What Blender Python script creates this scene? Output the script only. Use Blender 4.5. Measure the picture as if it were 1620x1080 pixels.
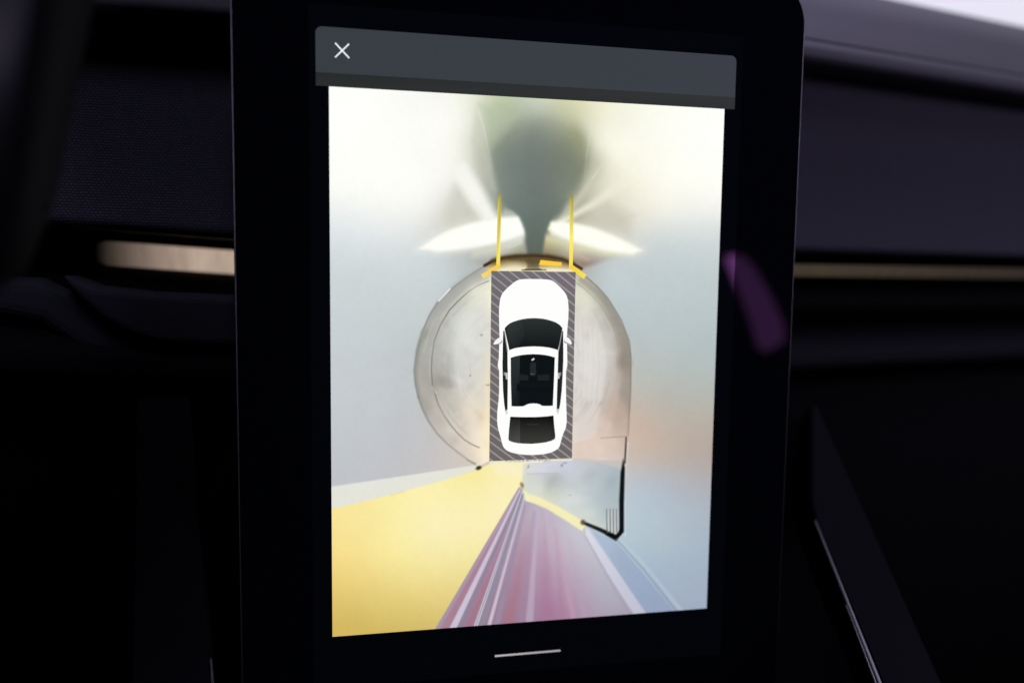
import bpy, bmesh, math, random
import numpy as np
from mathutils import Matrix, Vector

# ------------------------------------------------------------------ scene, camera, light
for o in list(bpy.data.objects):
    bpy.data.objects.remove(o)
SC = bpy.context.scene
COL = SC.collection
rng = np.random.default_rng(7)
random.seed(7)

FPX = 1288.0                                    # focal length in photo pixels (photo 1620 wide)
MW = np.array([[0.97933884, 0.00482072, -0.20216872],
               [-0.20177725, 0.08987111, -0.97529951],
               [0.01346748, 0.99594174, 0.08898698]])
CP = np.array([-0.07570501, -0.32294744, 0.04027531])
cam = bpy.data.cameras.new('camera')
cam_o = bpy.data.objects.new('camera', cam)
COL.objects.link(cam_o)
m4 = Matrix.Identity(4)
for i in range(3):
    for j in range(3):
        m4[i][j] = MW[i][j]
    m4[i][3] = CP[i]
cam_o.matrix_world = m4
cam.sensor_width = 36.0
cam.lens = FPX / 1620 * 36
cam.clip_start = 0.01
cam.clip_end = 50
cam.dof.use_dof = True
cam.dof.focus_distance = 0.327
cam.dof.aperture_fstop = 2.9
SC.camera = cam_o

w = bpy.data.worlds.new('World')
SC.world = w
w.use_nodes = True
w.node_tree.nodes['Background'].inputs[0].default_value = (0.55, 0.5, 0.8, 1)
w.node_tree.nodes['Background'].inputs[1].default_value = 0.0012

def area(name, loc, target, size, energy, color):
    l = bpy.data.lights.new(name, 'AREA')
    l.shape = 'RECTANGLE'
    l.size, l.size_y = size
    l.energy = energy
    l.color = color
    o = bpy.data.objects.new(name, l)
    COL.objects.link(o)
    o.location = loc
    d = Vector(target) - Vector(loc)
    o.rotation_euler = d.to_track_quat('-Z', 'Y').to_euler()
    return o
# daylight of the passenger side window, far right
area('side_window_light', (1.0, -0.6, 0.30), (0.3, 0.08, 0.08), (0.5, 0.3), 4.4, (0.74, 0.65, 1.0))
# daylight falling through the right half of the windshield onto the dashboard
area('windshield_light', (0.42, 0.14, 0.66), (0.32, 0.12, 0.18), (0.4, 0.25), 1.8, (0.64, 0.56, 1.0))
# added unseen fill lamp above and behind the camera, brightens the left dashboard
area('left_fill_light', (-0.15, -0.75, 1.0), (-0.15, 0.05, 0.08), (0.5, 0.4), 3.0, (0.68, 0.68, 1.0))

SC.view_settings.view_transform = 'Standard'
SC.view_settings.look = 'None'
SC.view_settings.exposure = 0
SC.view_settings.gamma = 1
SC.view_settings.use_curve_mapping = False

# ------------------------------------------------------------------ helpers
def ray(px, py):
    return MW @ np.array([(px - 810) / FPX, (540 - py) / FPX, -1.0])

def at(px, py, Y=0.0):
    """point of the plane y = Y that the photo shows at pixel px, py"""
    d = ray(px, py)
    return CP + (Y - CP[1]) / d[1] * d

def to_px(P):
    c = (P - CP) @ MW
    return 810 + FPX * c[:, 0] / -c[:, 2], 540 - FPX * c[:, 1] / -c[:, 2]

def s2l(c):
    c = np.asarray(c, float) / 255.0
    return np.where(c <= 0.04045, c / 12.92, ((c + 0.055) / 1.055) ** 2.4)

def link(name, verts, faces, material, parent=None, smooth=False):
    me = bpy.data.meshes.new(name)
    me.from_pydata([tuple(map(float, v)) for v in verts], [], faces)
    me.materials.append(material)
    if smooth:
        me.polygons.foreach_set('use_smooth', [True] * len(me.polygons))
    me.update()
    o = bpy.data.objects.new(name, me)
    COL.objects.link(o)
    o.parent = parent
    return o

def from_bm(name, bm, material, parent=None, smooth=False):
    bmesh.ops.recalc_face_normals(bm, faces=bm.faces)
    me = bpy.data.meshes.new(name)
    bm.to_mesh(me)
    bm.free()
    me.materials.append(material)
    if smooth:
        me.polygons.foreach_set('use_smooth', [True] * len(me.polygons))
    o = bpy.data.objects.new(name, me)
    COL.objects.link(o)
    o.parent = parent
    return o

def empty(name, loc, label, cat):
    o = bpy.data.objects.new(name, None)
    o.empty_display_size = 0.02
    COL.objects.link(o)
    o.location = loc
    o['label'] = label
    o['category'] = cat
    return o

def keep(o, root):
    """child given in world coordinates: undo the root's offset"""
    o.parent = root
    o.matrix_parent_inverse = Matrix.Translation(root.location).inverted()
    return o

def mat(name, base, rough=0.5, metal=0.0, spec=0.5, ior=1.45, emis=None, strength=1.0):
    m = bpy.data.materials.new(name)
    m.use_nodes = True
    b = m.node_tree.nodes['Principled BSDF']
    b.inputs['Base Color'].default_value = (*base, 1)
    b.inputs['Roughness'].default_value = rough
    b.inputs['Metallic'].default_value = metal
    b.inputs['Specular IOR Level'].default_value = spec
    b.inputs['IOR'].default_value = ior
    if emis is not None:
        b.inputs['Emission Color'].default_value = (*emis, 1)
        b.inputs['Emission Strength'].default_value = strength
    return m

def grain(m, scale, bump=0.2, dist=0.0004, vary=0.25):
    """fine noise relief and a slight uneven tone"""
    nt = m.node_tree
    b = nt.nodes['Principled BSDF']
    tc = nt.nodes.new('ShaderNodeTexCoord')
    n = nt.nodes.new('ShaderNodeTexNoise')
    n.inputs['Scale'].default_value = scale
    n.inputs['Detail'].default_value = 3
    nt.links.new(tc.outputs['Object'], n.inputs['Vector'])
    bp = nt.nodes.new('ShaderNodeBump')
    bp.inputs['Strength'].default_value = bump
    bp.inputs['Distance'].default_value = dist
    nt.links.new(n.outputs['Fac'], bp.inputs['Height'])
    nt.links.new(bp.outputs['Normal'], b.inputs['Normal'])
    mx = nt.nodes.new('ShaderNodeMix')
    mx.data_type = 'RGBA'
    c = b.inputs['Base Color'].default_value[:]
    mx.inputs['A'].default_value = (c[0] * (1 - vary), c[1] * (1 - vary), c[2] * (1 - vary), 1)
    mx.inputs['B'].default_value = (c[0] * (1 + vary), c[1] * (1 + vary), c[2] * (1 + vary), 1)
    nt.links.new(n.outputs['Fac'], mx.inputs['Factor'])
    nt.links.new(mx.outputs['Result'], b.inputs['Base Color'])
    return m

# ------------------------------------------------------------------ materials
M = {}
M['pad'] = grain(mat('soft_dash_skin', (0.045, 0.043, 0.05), 0.62, spec=0.35), 900, 0.35, 0.0003)
M['black_plastic'] = grain(mat('black_plastic', (0.0035, 0.0037, 0.0055), 0.65, spec=0.08), 1500, 0.2, 0.0002)
M['matte_black'] = grain(mat('matte_black', (0.0025, 0.0025, 0.0032), 0.85, spec=0.05), 1200, 0.2, 0.0002)
M['leather'] = grain(mat('black_leather', (0.003, 0.003, 0.0036), 0.8, spec=0.05), 700, 0.5, 0.0005)
M['trim'] = grain(mat('satin_trim', (0.0038, 0.0038, 0.0056), 0.6, spec=0.05), 1500, 0.1, 0.0002)
M['knee'] = grain(mat('knee_trim_skin', (0.026, 0.026, 0.032), 0.7, spec=0.12), 1500, 0.2, 0.0002)
M['bright_trim'] = mat('satin_metal_trim', (0.3, 0.3, 0.29), 0.55, metal=1.0)
M['rim'] = mat('brushed_metal_rim', (0.17, 0.17, 0.175), 0.4, metal=1.0)
M['housing'] = mat('housing_black', (0.004, 0.004, 0.005), 0.4, spec=0.3)
M['bezel'] = mat('bezel_glass', (0.0025, 0.0036, 0.0055), 0.03, ior=1.24)
M['panel'] = mat('display_glass', (0.003, 0.0045, 0.007), 0.03, ior=1.66, emis=(0.0003, 0.0006, 0.0009))

def textile():
    m = mat('woven_textile', (0.05, 0.047, 0.06), 0.85, spec=0.2)
    nt = m.node_tree
    b = nt.nodes['Principled BSDF']
    tc = nt.nodes.new('ShaderNodeTexCoord')
    mp = nt.nodes.new('ShaderNodeMapping')
    mp.inputs['Rotation'].default_value = (math.radians(90), 0, 0)
    nt.links.new(tc.outputs['Object'], mp.inputs['Vector'])
    br = nt.nodes.new('ShaderNodeTexBrick')
    br.inputs['Scale'].default_value = 1.0
    br.inputs['Brick Width'].default_value = 0.0017
    br.inputs['Row Height'].default_value = 0.00115
    br.inputs['Mortar Size'].default_value = 0.00028
    br.inputs['Mortar Smooth'].default_value = 0.8
    br.inputs['Color1'].default_value = (0.058, 0.054, 0.068, 1)
    br.inputs['Color2'].default_value = (0.044, 0.042, 0.056, 1)
    br.inputs['Mortar'].default_value = (0.018, 0.017, 0.022, 1)
    nz = nt.nodes.new('ShaderNodeTexNoise')
    nz.inputs['Scale'].default_value = 250
    nt.links.new(tc.outputs['Object'], nz.inputs['Vector'])
    va = nt.nodes.new('ShaderNodeVectorMath')
    va.operation = 'SCALE'
    va.inputs['Scale'].default_value = 0.0011
    nt.links.new(nz.outputs['Color'], va.inputs[0])
    vb = nt.nodes.new('ShaderNodeVectorMath')
    nt.links.new(mp.outputs['Vector'], vb.inputs[0])
    nt.links.new(va.outputs['Vector'], vb.inputs[1])
    nt.links.new(vb.outputs['Vector'], br.inputs['Vector'])
    nt.links.new(br.outputs['Color'], b.inputs['Base Color'])
    bp = nt.nodes.new('ShaderNodeBump')
    bp.invert = True
    bp.inputs['Strength'].default_value = 0.7
    bp.inputs['Distance'].default_value = 0.0004
    nt.links.new(br.outputs['Fac'], bp.inputs['Height'])
    nt.links.new(bp.outputs['Normal'], b.inputs['Normal'])
    return m
M['textile'] = textile()

def light_guide(name, color, x_dark, x_full, low):
    """translucent light-guide bar: fine uneven brushing, with a fade towards one end painted into the emission"""
    m = mat(name, (0.03, 0.027, 0.024), 0.6, spec=0.1, emis=color)
    nt = m.node_tree
    b = nt.nodes['Principled BSDF']
    tc = nt.nodes.new('ShaderNodeTexCoord')
    mp = nt.nodes.new('ShaderNodeMapping')
    mp.inputs['Scale'].default_value = (260, 20, 60)
    nt.links.new(tc.outputs['Object'], mp.inputs['Vector'])
    n = nt.nodes.new('ShaderNodeTexNoise')
    n.inputs['Scale'].default_value = 1
    n.inputs['Detail'].default_value = 2
    nt.links.new(mp.outputs['Vector'], n.inputs['Vector'])
    mr = nt.nodes.new('ShaderNodeMapRange')
    mr.inputs['From Min'].default_value = 0.3
    mr.inputs['From Max'].default_value = 0.7
    mr.inputs['To Min'].default_value = 0.86
    mr.inputs['To Max'].default_value = 1.08
    nt.links.new(n.outputs['Fac'], mr.inputs['Value'])
    sx = nt.nodes.new('ShaderNodeSeparateXYZ')
    nt.links.new(tc.outputs['Object'], sx.inputs['Vector'])
    fr = nt.nodes.new('ShaderNodeMapRange')
    fr.interpolation_type = 'SMOOTHSTEP'
    fr.inputs['From Min'].default_value = x_dark
    fr.inputs['From Max'].default_value = x_full
    fr.inputs['To Min'].default_value = low
    fr.inputs['To Max'].default_value = 1.0
    nt.links.new(sx.outputs['X'], fr.inputs['Value'])
    mu = nt.nodes.new('ShaderNodeMath')
    mu.operation = 'MULTIPLY'
    nt.links.new(mr.outputs['Result'], mu.inputs[0])
    nt.links.new(fr.outputs['Result'], mu.inputs[1])
    nt.links.new(mu.outputs['Value'], b.inputs['Emission Strength'])
    return m
M['guide_bright'] = light_guide('light_guide_bright', tuple(s2l((182, 160, 144))), -0.200, -0.142, 0.0)
M['guide_dim'] = light_guide('light_guide_dim', tuple(s2l((58, 49, 35))), 0.42, 0.16, 0.42)
M['violet'] = mat('violet_lamp', (0.02, 0.02, 0.02), 0.4, emis=(1.75, 0.55, 2.2), strength=1.0)
M['windshield'] = mat('daylit_windshield', (0.02, 0.02, 0.02), 0.1, emis=(0.88, 0.86, 1.0), strength=0.92)

def screen_mat():
    m = mat('lit_pixels', (0.0003, 0.0003, 0.0004), 0.03, ior=1.5)
    nt = m.node_tree
    b = nt.nodes['Principled BSDF']
    a = nt.nodes.new('ShaderNodeAttribute')
    a.attribute_name = 'shown'
    nt.links.new(a.outputs['Color'], b.inputs['Emission Color'])
    b.inputs['Emission Strength'].default_value = 1.0
    return m
M['pixels'] = screen_mat()

# ------------------------------------------------------------------ dashboard behind the screen
dash = empty('dashboard', (0, 0.05, 0), 'dark car dashboard with woven panel and padded top behind the touchscreen', 'dashboard')

def dash_y(x):
    """front line of the dashboard: square behind the screen, bending away to the right"""
    t = x - 0.06
    return 0.05 + (0.231 * (math.sqrt(t * t + 0.0016) + t) / 2 if True else 0) - 0.0035

def dash_rise(x):
    t = -0.11 - x
    return 0.06 * max(0.0, t) if t < 0.25 else 0.015

XS = [-0.55, -0.45, -0.36, -0.3, -0.26, -0.22, -0.19, -0.17, -0.15, -0.13, -0.11, -0.08, -0.04, 0, 0.03, 0.06, 0.09, 0.12,
      0.16, 0.2, 0.26, 0.32, 0.38, 0.46, 0.55, 0.65, 0.78, 0.92, 1.1]

def smooth_profile(pts, n=4):
    """Catmull-Rom through the profile"""
    P = np.array(pts, float)
    P = np.vstack([2 * P[0] - P[1], P, 2 * P[-1] - P[-2]])
    out = []
    for i in range(1, len(P) - 2):
        for k in range(n):
            t = k / n
            a, b, c, d = P[i - 1], P[i], P[i + 1], P[i + 2]
            out.append(0.5 * ((2 * b) + (c - a) * t + (2 * a - 5 * b + 4 * c - d) * t * t + (3 * b - a - 3 * c + d) * t ** 3))
    out.append(P[-2])
    return out

def loft(name, profile, material, xs=XS, closed=True, smooth=True, rise=True, drop=0.0):
    v, f = [], []
    n = len(profile)
    for x in xs:
        y0 = dash_y(x)
        z0 = (dash_rise(x) if rise else 0) - drop * min(1, max(0, (0.1 - x) / 0.2))
        for (dy, z) in profile:
            v.append((x, y0 + dy, z + z0))
    rn = n if closed else n - 1
    for i in range(len(xs) - 1):
        for k in range(rn):
            k2 = (k + 1) % n
            f.append((i * n + k, i * n + k2, (i + 1) * n + k2, (i + 1) * n + k))
    if closed:
        f.append(tuple(range(n)))
        f.append(tuple(range((len(xs) - 1) * n, len(xs) * n))[::-1])
    o = link(name, v, f, material, None, smooth)
    bm = bmesh.new(); bm.from_mesh(o.data)
    bmesh.ops.recalc_face_normals(bm, faces=bm.faces)
    bm.to_mesh(o.data); bm.free()
    return keep(o, dash)

# padded top: a rounded brow that overhangs the woven panel
brow = smooth_profile([(0.055, 0.1475), (0.02, 0.1465), (-0.004, 0.1455), (-0.011, 0.1475), (-0.0115, 0.152), (-0.008, 0.157)], 5)
o = loft('brow', brow + [(0.03, 0.158), (0.055, 0.152)], M['pad'], drop=0.006, rise=False)
top = smooth_profile([(-0.0075, 0.1578), (-0.004, 0.1625), (0.004, 0.173), (0.016, 0.188), (0.036, 0.203), (0.065, 0.216), (0.11, 0.225), (0.19, 0.228), (0.42, 0.20)], 4)
o = loft('top_pad', top + [(0.42, 0.17), (0.05, 0.159), (0.0, 0.158)], M['pad'], drop=0.006, rise=False)
# woven panel
pan = smooth_profile([(0.014, 0.1500), (0.0125, 0.140), (0.0100, 0.120), (0.0060, 0.095), (0.0005, 0.074), (-0.0055, 0.059), (-0.0075, 0.0545)], 3) + [(-0.0070, 0.0522), (-0.004, 0.0508), (0.03, 0.0505), (0.03, 0.15)]
loft('textile_panel', pan, M['textile'])
# recess that holds the light bars
rec = [(0.0302, 0.0510), (0.0302, 0.0550), (0.11, 0.0550), (0.11, 0.0290), (0.0347, 0.0290), (0.0347, 0.0310), (0.10, 0.0310), (0.10, 0.0510)]
loft('recess', rec, M['matte_black'])
# ledge under the bars and the lower padding
led = smooth_profile([(0.0345, 0.0333), (0.012, 0.030), (0.002, 0.026), (0.004, 0.019), (0.018, 0.012)], 4)
loft('ledge', led + [(0.05, 0.012), (0.05, 0.0333)], M['matte_black'])
low = smooth_profile([(0.03, 0.0118), (0.008, 0.0085), (-0.003, 0.002), (-0.006, -0.006), (-0.004, -0.0115), (0.01, -0.0155), (0.03, -0.017)], 4)
loft('lower_pad', low + [(0.06, -0.017), (0.06, 0.0118)], M['black_plastic'])
kick = [(0.035, -0.0172), (0.02, -0.03), (0.028, -0.16), (0.06, -0.34), (0.09, -0.34), (0.09, -0.0172)]
loft('kick_panel', kick, M['matte_black'])

# light bars
def light_bar(x0, x1, dy, z0, z1, material, taper, label):
    xs = np.linspace(x0, x1, 26)
    v, f = [], []
    for x in xs:
        k = 1.0
        if taper:
            t = min(1, (x - x0) / taper)
            k = max(0.06, math.sin(t * math.pi / 2) ** 0.7)
        y = dash_y(x) + dy + 0.022 * (1 - k)
        r = dash_rise(x)
        zc, h = (z0 + z1) / 2 + r, (z1 - z0) / 2 * k
        for a in range(10):
            th = a / 10 * 2 * math.pi
            v.append((x, y - 0.35 * h * math.cos(th), zc + h * math.sin(th)))
    for i in range(25):
        for a in range(10):
            f.append((i * 10 + a, i * 10 + (a + 1) % 10, (i + 1) * 10 + (a + 1) % 10, (i + 1) * 10 + a))
    f.append(tuple(range(10))[::-1]); f.append(tuple(range(250, 260)))
    o = link('light_strip', v, f, material, None, True)
    o['label'] = label
    return keep(o, dash)
light_bar(-0.203, -0.06, 0.072, 0.0340, 0.0466, M['guide_bright'], 0.012, 'bright beige ambient light strip left of the screen')
light_bar(0.06, 1.0, 0.006, 0.0380, 0.0450, M['guide_dim'], 0, 'dim amber ambient light strip right of the screen')

# curved knee trims at the lower left
def pad_shape(name, pts, Y, depth, material, bev=0.006):
    """rounded slab whose front outline is given in photo pixels on the plane y = Y"""
    bm = bmesh.new()
    fr = [bm.verts.new(at(x, y, Y)) for x, y in pts]
    fc = bm.faces.new(fr)
    r = bmesh.ops.extrude_face_region(bm, geom=[fc])
    bmesh.ops.translate(bm, verts=[g for g in r['geom'] if isinstance(g, bmesh.types.BMVert)], vec=(0, depth, 0))
    bmesh.ops.recalc_face_normals(bm, faces=bm.faces)
    o = from_bm(name, bm, material)
    bv = o.modifiers.new('bevel', 'BEVEL')
    bv.width = bev; bv.segments = 4; bv.limit_method = 'ANGLE'; bv.angle_limit = math.radians(50)
    return keep(o, dash)
pad_shape('knee_trim', [(420, 470), (330, 466), (240, 462), (150, 452), (90, 432), (120, 470), (160, 505), (205, 530), (255, 545), (320, 549), (420, 549)], 0.036, 0.02, M['knee'])
pad_shape('knee_trim', [(420, 540), (300, 540), (220, 515), (140, 470), (60, 440), (-120, 430), (-120, 496), (0, 500), (60, 512), (120, 555), (200, 590), (300, 602), (420, 606)], 0.044, 0.03, M['knee'])

# ------------------------------------------------------------------ windshield above the dashboard
def wpane():
    v = []
    for (t, y, z) in ((0, 0.62, 0.16), (1, -0.1, 0.98)):
        for x in (0.26, 1.6):
            v.append((x, y + 0.231 * (x - 0.26), z))
    v += [(a, b + 0.006, c + 0.006) for a, b, c in v]
    f = [(0, 1, 3, 2), (4, 6, 7, 5), (0, 4, 5, 1), (2, 3, 7, 6), (0, 2, 6, 4), (1, 5, 7, 3)]
    o = link('windshield', v, f, M['windshield'])
    o['label'] = 'washed-out bright windshield above the dashboard at the top right'
    o['category'] = 'windshield'
wpane()

# ------------------------------------------------------------------ centre console under the screen
con = empty('center_console', (0, 0.0, -0.3), 'black center console with two sloping side rails below the touchscreen', 'console')
def beam(name, outline, thick, material):
    """outline of the face we see: three (px, py, Y) corners set its plane, further (px, py) lie on it; thickened away from the viewer"""
    F = [np.array(at(*q)) for q in outline[:3]]
    n = np.cross(F[1] - F[0], F[2] - F[0]); n /= np.linalg.norm(n)
    if n[1] < 0:
        n = -n
    for q in outline[3:]:
        d = ray(q[0], q[1])
        F.append(CP + d * (((F[0] - CP) @ n) / (d @ n)))
    bm = bmesh.new()
    a = [bm.verts.new(p) for p in F]
    b = [bm.verts.new(p + n * thick) for p in F]
    bm.faces.new(a); bm.faces.new(b[::-1])
    for i in range(len(a)):
        k = (i + 1) % len(a)
        bm.faces.new((a[i], b[i], b[k], a[k]))
    bmesh.ops.bevel(bm, geom=list(bm.edges), offset=min(thick * 0.2, 0.0008), segments=2, affect='EDGES')
    return keep(from_bm(name, bm, material, None, False), con)
beam('rail', [(1284, 640, 0.055), (1293, 640, 0.055), (1513, 1130, -0.045), (1417, 1130), (1292, 826), (1284, 790)], 0.02, M['trim'])
beam('rail', [(218, 560, 0.062), (296, 560, 0.062), (334, 1130, -0.035), (206, 1130)], 0.02, M['trim'])
beam('trim_strip', [(1289, 822, 0.012), (1291, 822, 0.012), (1417, 1132, -0.0475), (1411, 1132, -0.0475)], 0.0015, M['bright_trim'])
beam('trim_strip', [(1338, 955, -0.02), (1339.2, 955, -0.02), (1407.5, 1132, -0.0475), (1405, 1132, -0.0475)], 0.0008, M['bright_trim'])
beam('trim_strip', [(333, 1040, -0.02), (334, 1040, -0.02), (341, 1132, -0.036), (339, 1132, -0.036)], 0.0008, M['bright_trim'])
bm = bmesh.new()
pr = [(0.075, -0.02), (0.055, -0.05), (0.03, -0.2), (0.0, -0.32), (0.12, -0.32), (0.12, -0.02)]
a = [bm.verts.new((-0.13, y, z)) for y, z in pr]
b = [bm.verts.new((0.165, y, z)) for y, z in pr]
bm.faces.new(a); bm.faces.new(b[::-1])
for i in range(6):
    bm.faces.new((a[i], b[i], b[(i + 1) % 6], a[(i + 1) % 6]))
bmesh.ops.bevel(bm, geom=list(bm.edges), offset=0.004, segments=2, affect='EDGES')
keep(from_bm('console_body', bm, M['matte_black']), con)

# ------------------------------------------------------------------ driver display housing at the left edge, close to the lens
dd = empty('driver_display', tuple(at(-60, 470, -0.14)), 'blurred black driver display housing at the left edge of the photo', 'display')
def prism(name, front, back, material, bev=0.002):
    bm = bmesh.new()
    a = [bm.verts.new(at(x, y, Y)) for x, y, Y in front]
    b = [bm.verts.new(at(x, y, Y)) for x, y, Y in back]
    bm.faces.new(a); bm.faces.new(b[::-1])
    for i in range(len(a)):
        k = (i + 1) % len(a)
        bm.faces.new((a[i], b[i], b[k], a[k]))
    bmesh.ops.bevel(bm, geom=list(bm.edges), offset=bev, segments=3, affect='EDGES')
    return keep(from_bm(name, bm, material, None, True), dd)
prism('housing', [(-900, -260, -0.16), (120, -220, -0.16), (95, 0, -0.15), (40, 340, -0.14), (0, 470, -0.14), (-900, 520, -0.14)],
      [(-700, -260, -0.08), (180, -220, -0.08), (150, 0, -0.08), (84, 330, -0.08), (40, 440, -0.08), (-700, 480, -0.08)], M['leather'])
prism('display_glass', [(-880, -230, -0.1625), (70, -190, -0.1625), (50, 0, -0.1525), (0, 330, -0.1425), (-40, 440, -0.1425), (-880, 490, -0.1425)],
      [(-880, -230, -0.158), (70, -190, -0.158), (50, 0, -0.149), (0, 330, -0.139), (-40, 440, -0.139), (-880, 490, -0.139)], M['housing'], 0.0005)

# ------------------------------------------------------------------ violet lamp behind the camera, mirrored in the bezel
def mirror_at(px, py, d):
    p = at(px, py, d)
    return np.array((p[0], -p[1], p[2]))
lamp_px = [(1156, 406), (1176, 404), (1194, 424), (1220, 468), (1240, 512), (1243, 538), (1216, 556), (1208, 550), (1196, 508), (1174, 450)]
bm = bmesh.new()
fr = [bm.verts.new(mirror_at(x, y, 0.45)) for x, y in lamp_px]
fc = bm.faces.new(fr)
r = bmesh.ops.extrude_face_region(bm, geom=[fc])
bmesh.ops.translate(bm, verts=[g for g in r['geom'] if isinstance(g, bmesh.types.BMVert)], vec=(0, -0.012, 0))
o = from_bm('accent_lamp', bm, M['violet'])
o['label'] = 'violet cabin lamp seen only as a soft reflection on the right bezel'
o['category'] = 'lamp'

# ------------------------------------------------------------------ touchscreen
W, H = 0.1616, 0.1616 * 1.33606
def uv(u, v, y=0.0):
    return np.array(((u - 0.5) * W, y, (v - 0.5) * H))
ts = empty('touchscreen', (0, 0.004, -0.52 * 0 + uv(0.5, -0.26)[2]), 'portrait touchscreen in black bezel showing a white car from above', 'touchscreen')

def rounded(u0, u1, v0, v1, rad, n=10):
    """outline in metres, counter-clockwise seen from the viewer"""
    a, b = uv(u0, v0), uv(u1, v1)
    x0, z0, x1, z1 = a[0], a[2], b[0], b[2]
    out = []
    for cx, cz, s in ((x1 - rad, z0 + rad, -90), (x1 - rad, z1 - rad, 0), (x0 + rad, z1 - rad, 90), (x0 + rad, z0 + rad, 180)):
        for k in range(n + 1):
            t = math.radians(s + 90 * k / n)
            out.append((cx + rad * math.cos(t), cz + rad * math.sin(t)))
    return out
DU0, DU1, DV0, DV1 = -0.2188, 1.2188, -0.26, 1.26
RAD = 0.0202
def inset(d):
    return rounded(DU0 + d / W, DU1 - d / W, DV0 + d / H, DV1 - d / H, RAD - d, 14)

def slab(name, loops, material, smooth=False, parent=ts):
    """stack of (outline, y) loops, capped at both ends"""
    v, f = [], []
    n = len(loops[0][0])
    for pts, y in loops:
        v += [(x, y, z) for x, z in pts]
    for i in range(len(loops) - 1):
        for k in range(n):
            f.append((i * n + k, i * n + (k + 1) % n, (i + 1) * n + (k + 1) % n, (i + 1) * n + k))
    f.append(tuple(range(n))); f.append(tuple(range((len(loops) - 1) * n, len(loops) * n))[::-1])
    o = link(name, v, f, material, None, smooth)
    bm = bmesh.new(); bm.from_mesh(o.data); bmesh.ops.recalc_face_normals(bm, faces=bm.faces); bm.to_mesh(o.data); bm.free()
    return keep(o, ts)

slab('housing', [(inset(0.0003), 0.0012), (inset(0.0), 0.002), (inset(0.0), 0.008), (inset(0.003), 0.013), (inset(0.015), 0.017)], M['housing'])
slab('cover_glass', [(inset(0.0013), 0.0004), (inset(0.0010), 0.0006), (inset(0.0009), 0.0011)], M['bezel'])
# metal rim: a thin rounded ring between glass and housing
v, f = [], []
prof = [(0.00085, 0.0011), (0.00062, 0.00045), (0.00052, 0.0002), (0.00034, 0.0001), (0.0001, 0.0002), (0.0, 0.0006), (0.0001, 0.0019)]
for d, y in prof:
    v += [(x, y, z) for x, z in inset(d)]
n = len(inset(0))
for i in range(len(prof) - 1):
    for k in range(n):
        f.append((i * n + k, i * n + (k + 1) % n, (i + 1) * n + (k + 1) % n, (i + 1) * n + k))
keep(link('metal_rim', v, f, M['rim'], None, True), ts)
# the panel behind the glass whose black is not quite black
PU0, PU1, PV0, PV1 = -0.046, 1.046, -0.10, 1.14
slab('display_panel', [(rounded(PU0, PU1, PV0, PV1, 0.001, 4), 0.00030), (rounded(PU0, PU1, PV0, PV1, 0.001, 4), 0.00038)], M['panel'])

# ---- flat things shown on the panel: 'shown' holds the colour each point gives off
def shown(o, cols):
    a = o.data.color_attributes.new('shown', 'FLOAT_COLOR', 'POINT')
    c = np.ones((len(o.data.vertices), 4), np.float32)
    c[:, :3] = s2l(cols)
    a.data.foreach_set('color', c.ravel())

LAYER = [0.00030]
def flat(name, pts, color, layer, parent, world=False):
    """polygon given in photo pixels, laid on the panel; color: one or one per point"""
    y = 0.00030 - 0.00003 * layer
    P = []
    for p in pts:
        if world:
            P.append((p[0], y, p[1]))
        else:
            q = at(p[0], p[1], 0.0)
            P.append((q[0], y, q[2]))
    # face the viewer (-y)
    ar = sum(P[i][0] * P[(i + 1) % len(P)][2] - P[(i + 1) % len(P)][0] * P[i][2] for i in range(len(P)))
    cols = np.array(color, float)
    if cols.ndim == 1:
        cols = np.tile(cols, (len(P), 1))
    if ar < 0:
        P = P[::-1]; cols = cols[::-1]
    o = link(name, P, [tuple(range(len(P)))], M['pixels'])
    shown(o, cols)
    keep(o, ts)
    if parent is not None:
        o.parent = parent
        o.matrix_parent_inverse = Matrix.Identity(4)
    return o

def wide(a, b, w0, w1):
    """pixel quad round the line a-b"""
    a, b = np.array(a, float), np.array(b, float)
    d = (b - a) / np.linalg.norm(b - a)
    n = np.array((-d[1], d[0]))
    return [a + n * w0 / 2, b + n * w1 / 2, b - n * w1 / 2, a - n * w0 / 2]

# ------------------------------------------------------------------ the surround-view picture
NX, NY = 470, 626
U, V = np.meshgrid(np.linspace(0, 1, NX), np.linspace(0, 1, NY))
P3 = np.stack([(U.ravel() - 0.5) * W, 0 * U.ravel(), (V.ravel() - 0.5) * H], 1)
PX, PY = to_px(P3)
N = len(PX)

class field:
    """smooth colours through control points (x, y, r, g, b): thin-plate spline, clamped to the control colours"""
    def __init__(self, ctrl, add=None):
        c = np.array(ctrl, float)
        self.X = c[:, :2] / 100.0
        n = len(c)
        A = np.zeros((n + 3, n + 3))
        A[:n, :n] = self.phi(((self.X[:, None] - self.X[None]) ** 2).sum(2)) + np.eye(n) * 0.01
        A[:n, n] = 1; A[:n, n + 1:] = self.X
        A[n:, :n] = A[:n, n:].T
        self.sol = np.linalg.solve(A, np.vstack([c[:, 2:], np.zeros((3, 3))]))
        self.lo, self.hi = c[:, 2:].min(0), c[:, 2:].max(0)
        self.add = add
    @staticmethod
    def phi(d2):
        return 0.5 * d2 * np.log(d2 + 1e-9)
    def __call__(self, idx):
        n = len(self.X)
        Q = np.stack([PX[idx], PY[idx]], 1) / 100.0
        out = np.empty((len(Q), 3))
        for s in range(0, len(Q), 20000):
            q = Q[s:s + 20000]
            out[s:s + 20000] = self.phi(((q[:, None] - self.X[None]) ** 2).sum(2)) @ self.sol[:n] + self.sol[n] + q @ self.sol[n + 1:]
        out = np.clip(out, self.lo, self.hi)
        if self.add is not None:
            out = out + self.add[idx][:, None]
        return np.clip(out, 0, 255)

def sm(t):
    t = np.clip(t, 0, 1)
    return t * t * (3 - 2 * t)

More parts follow.
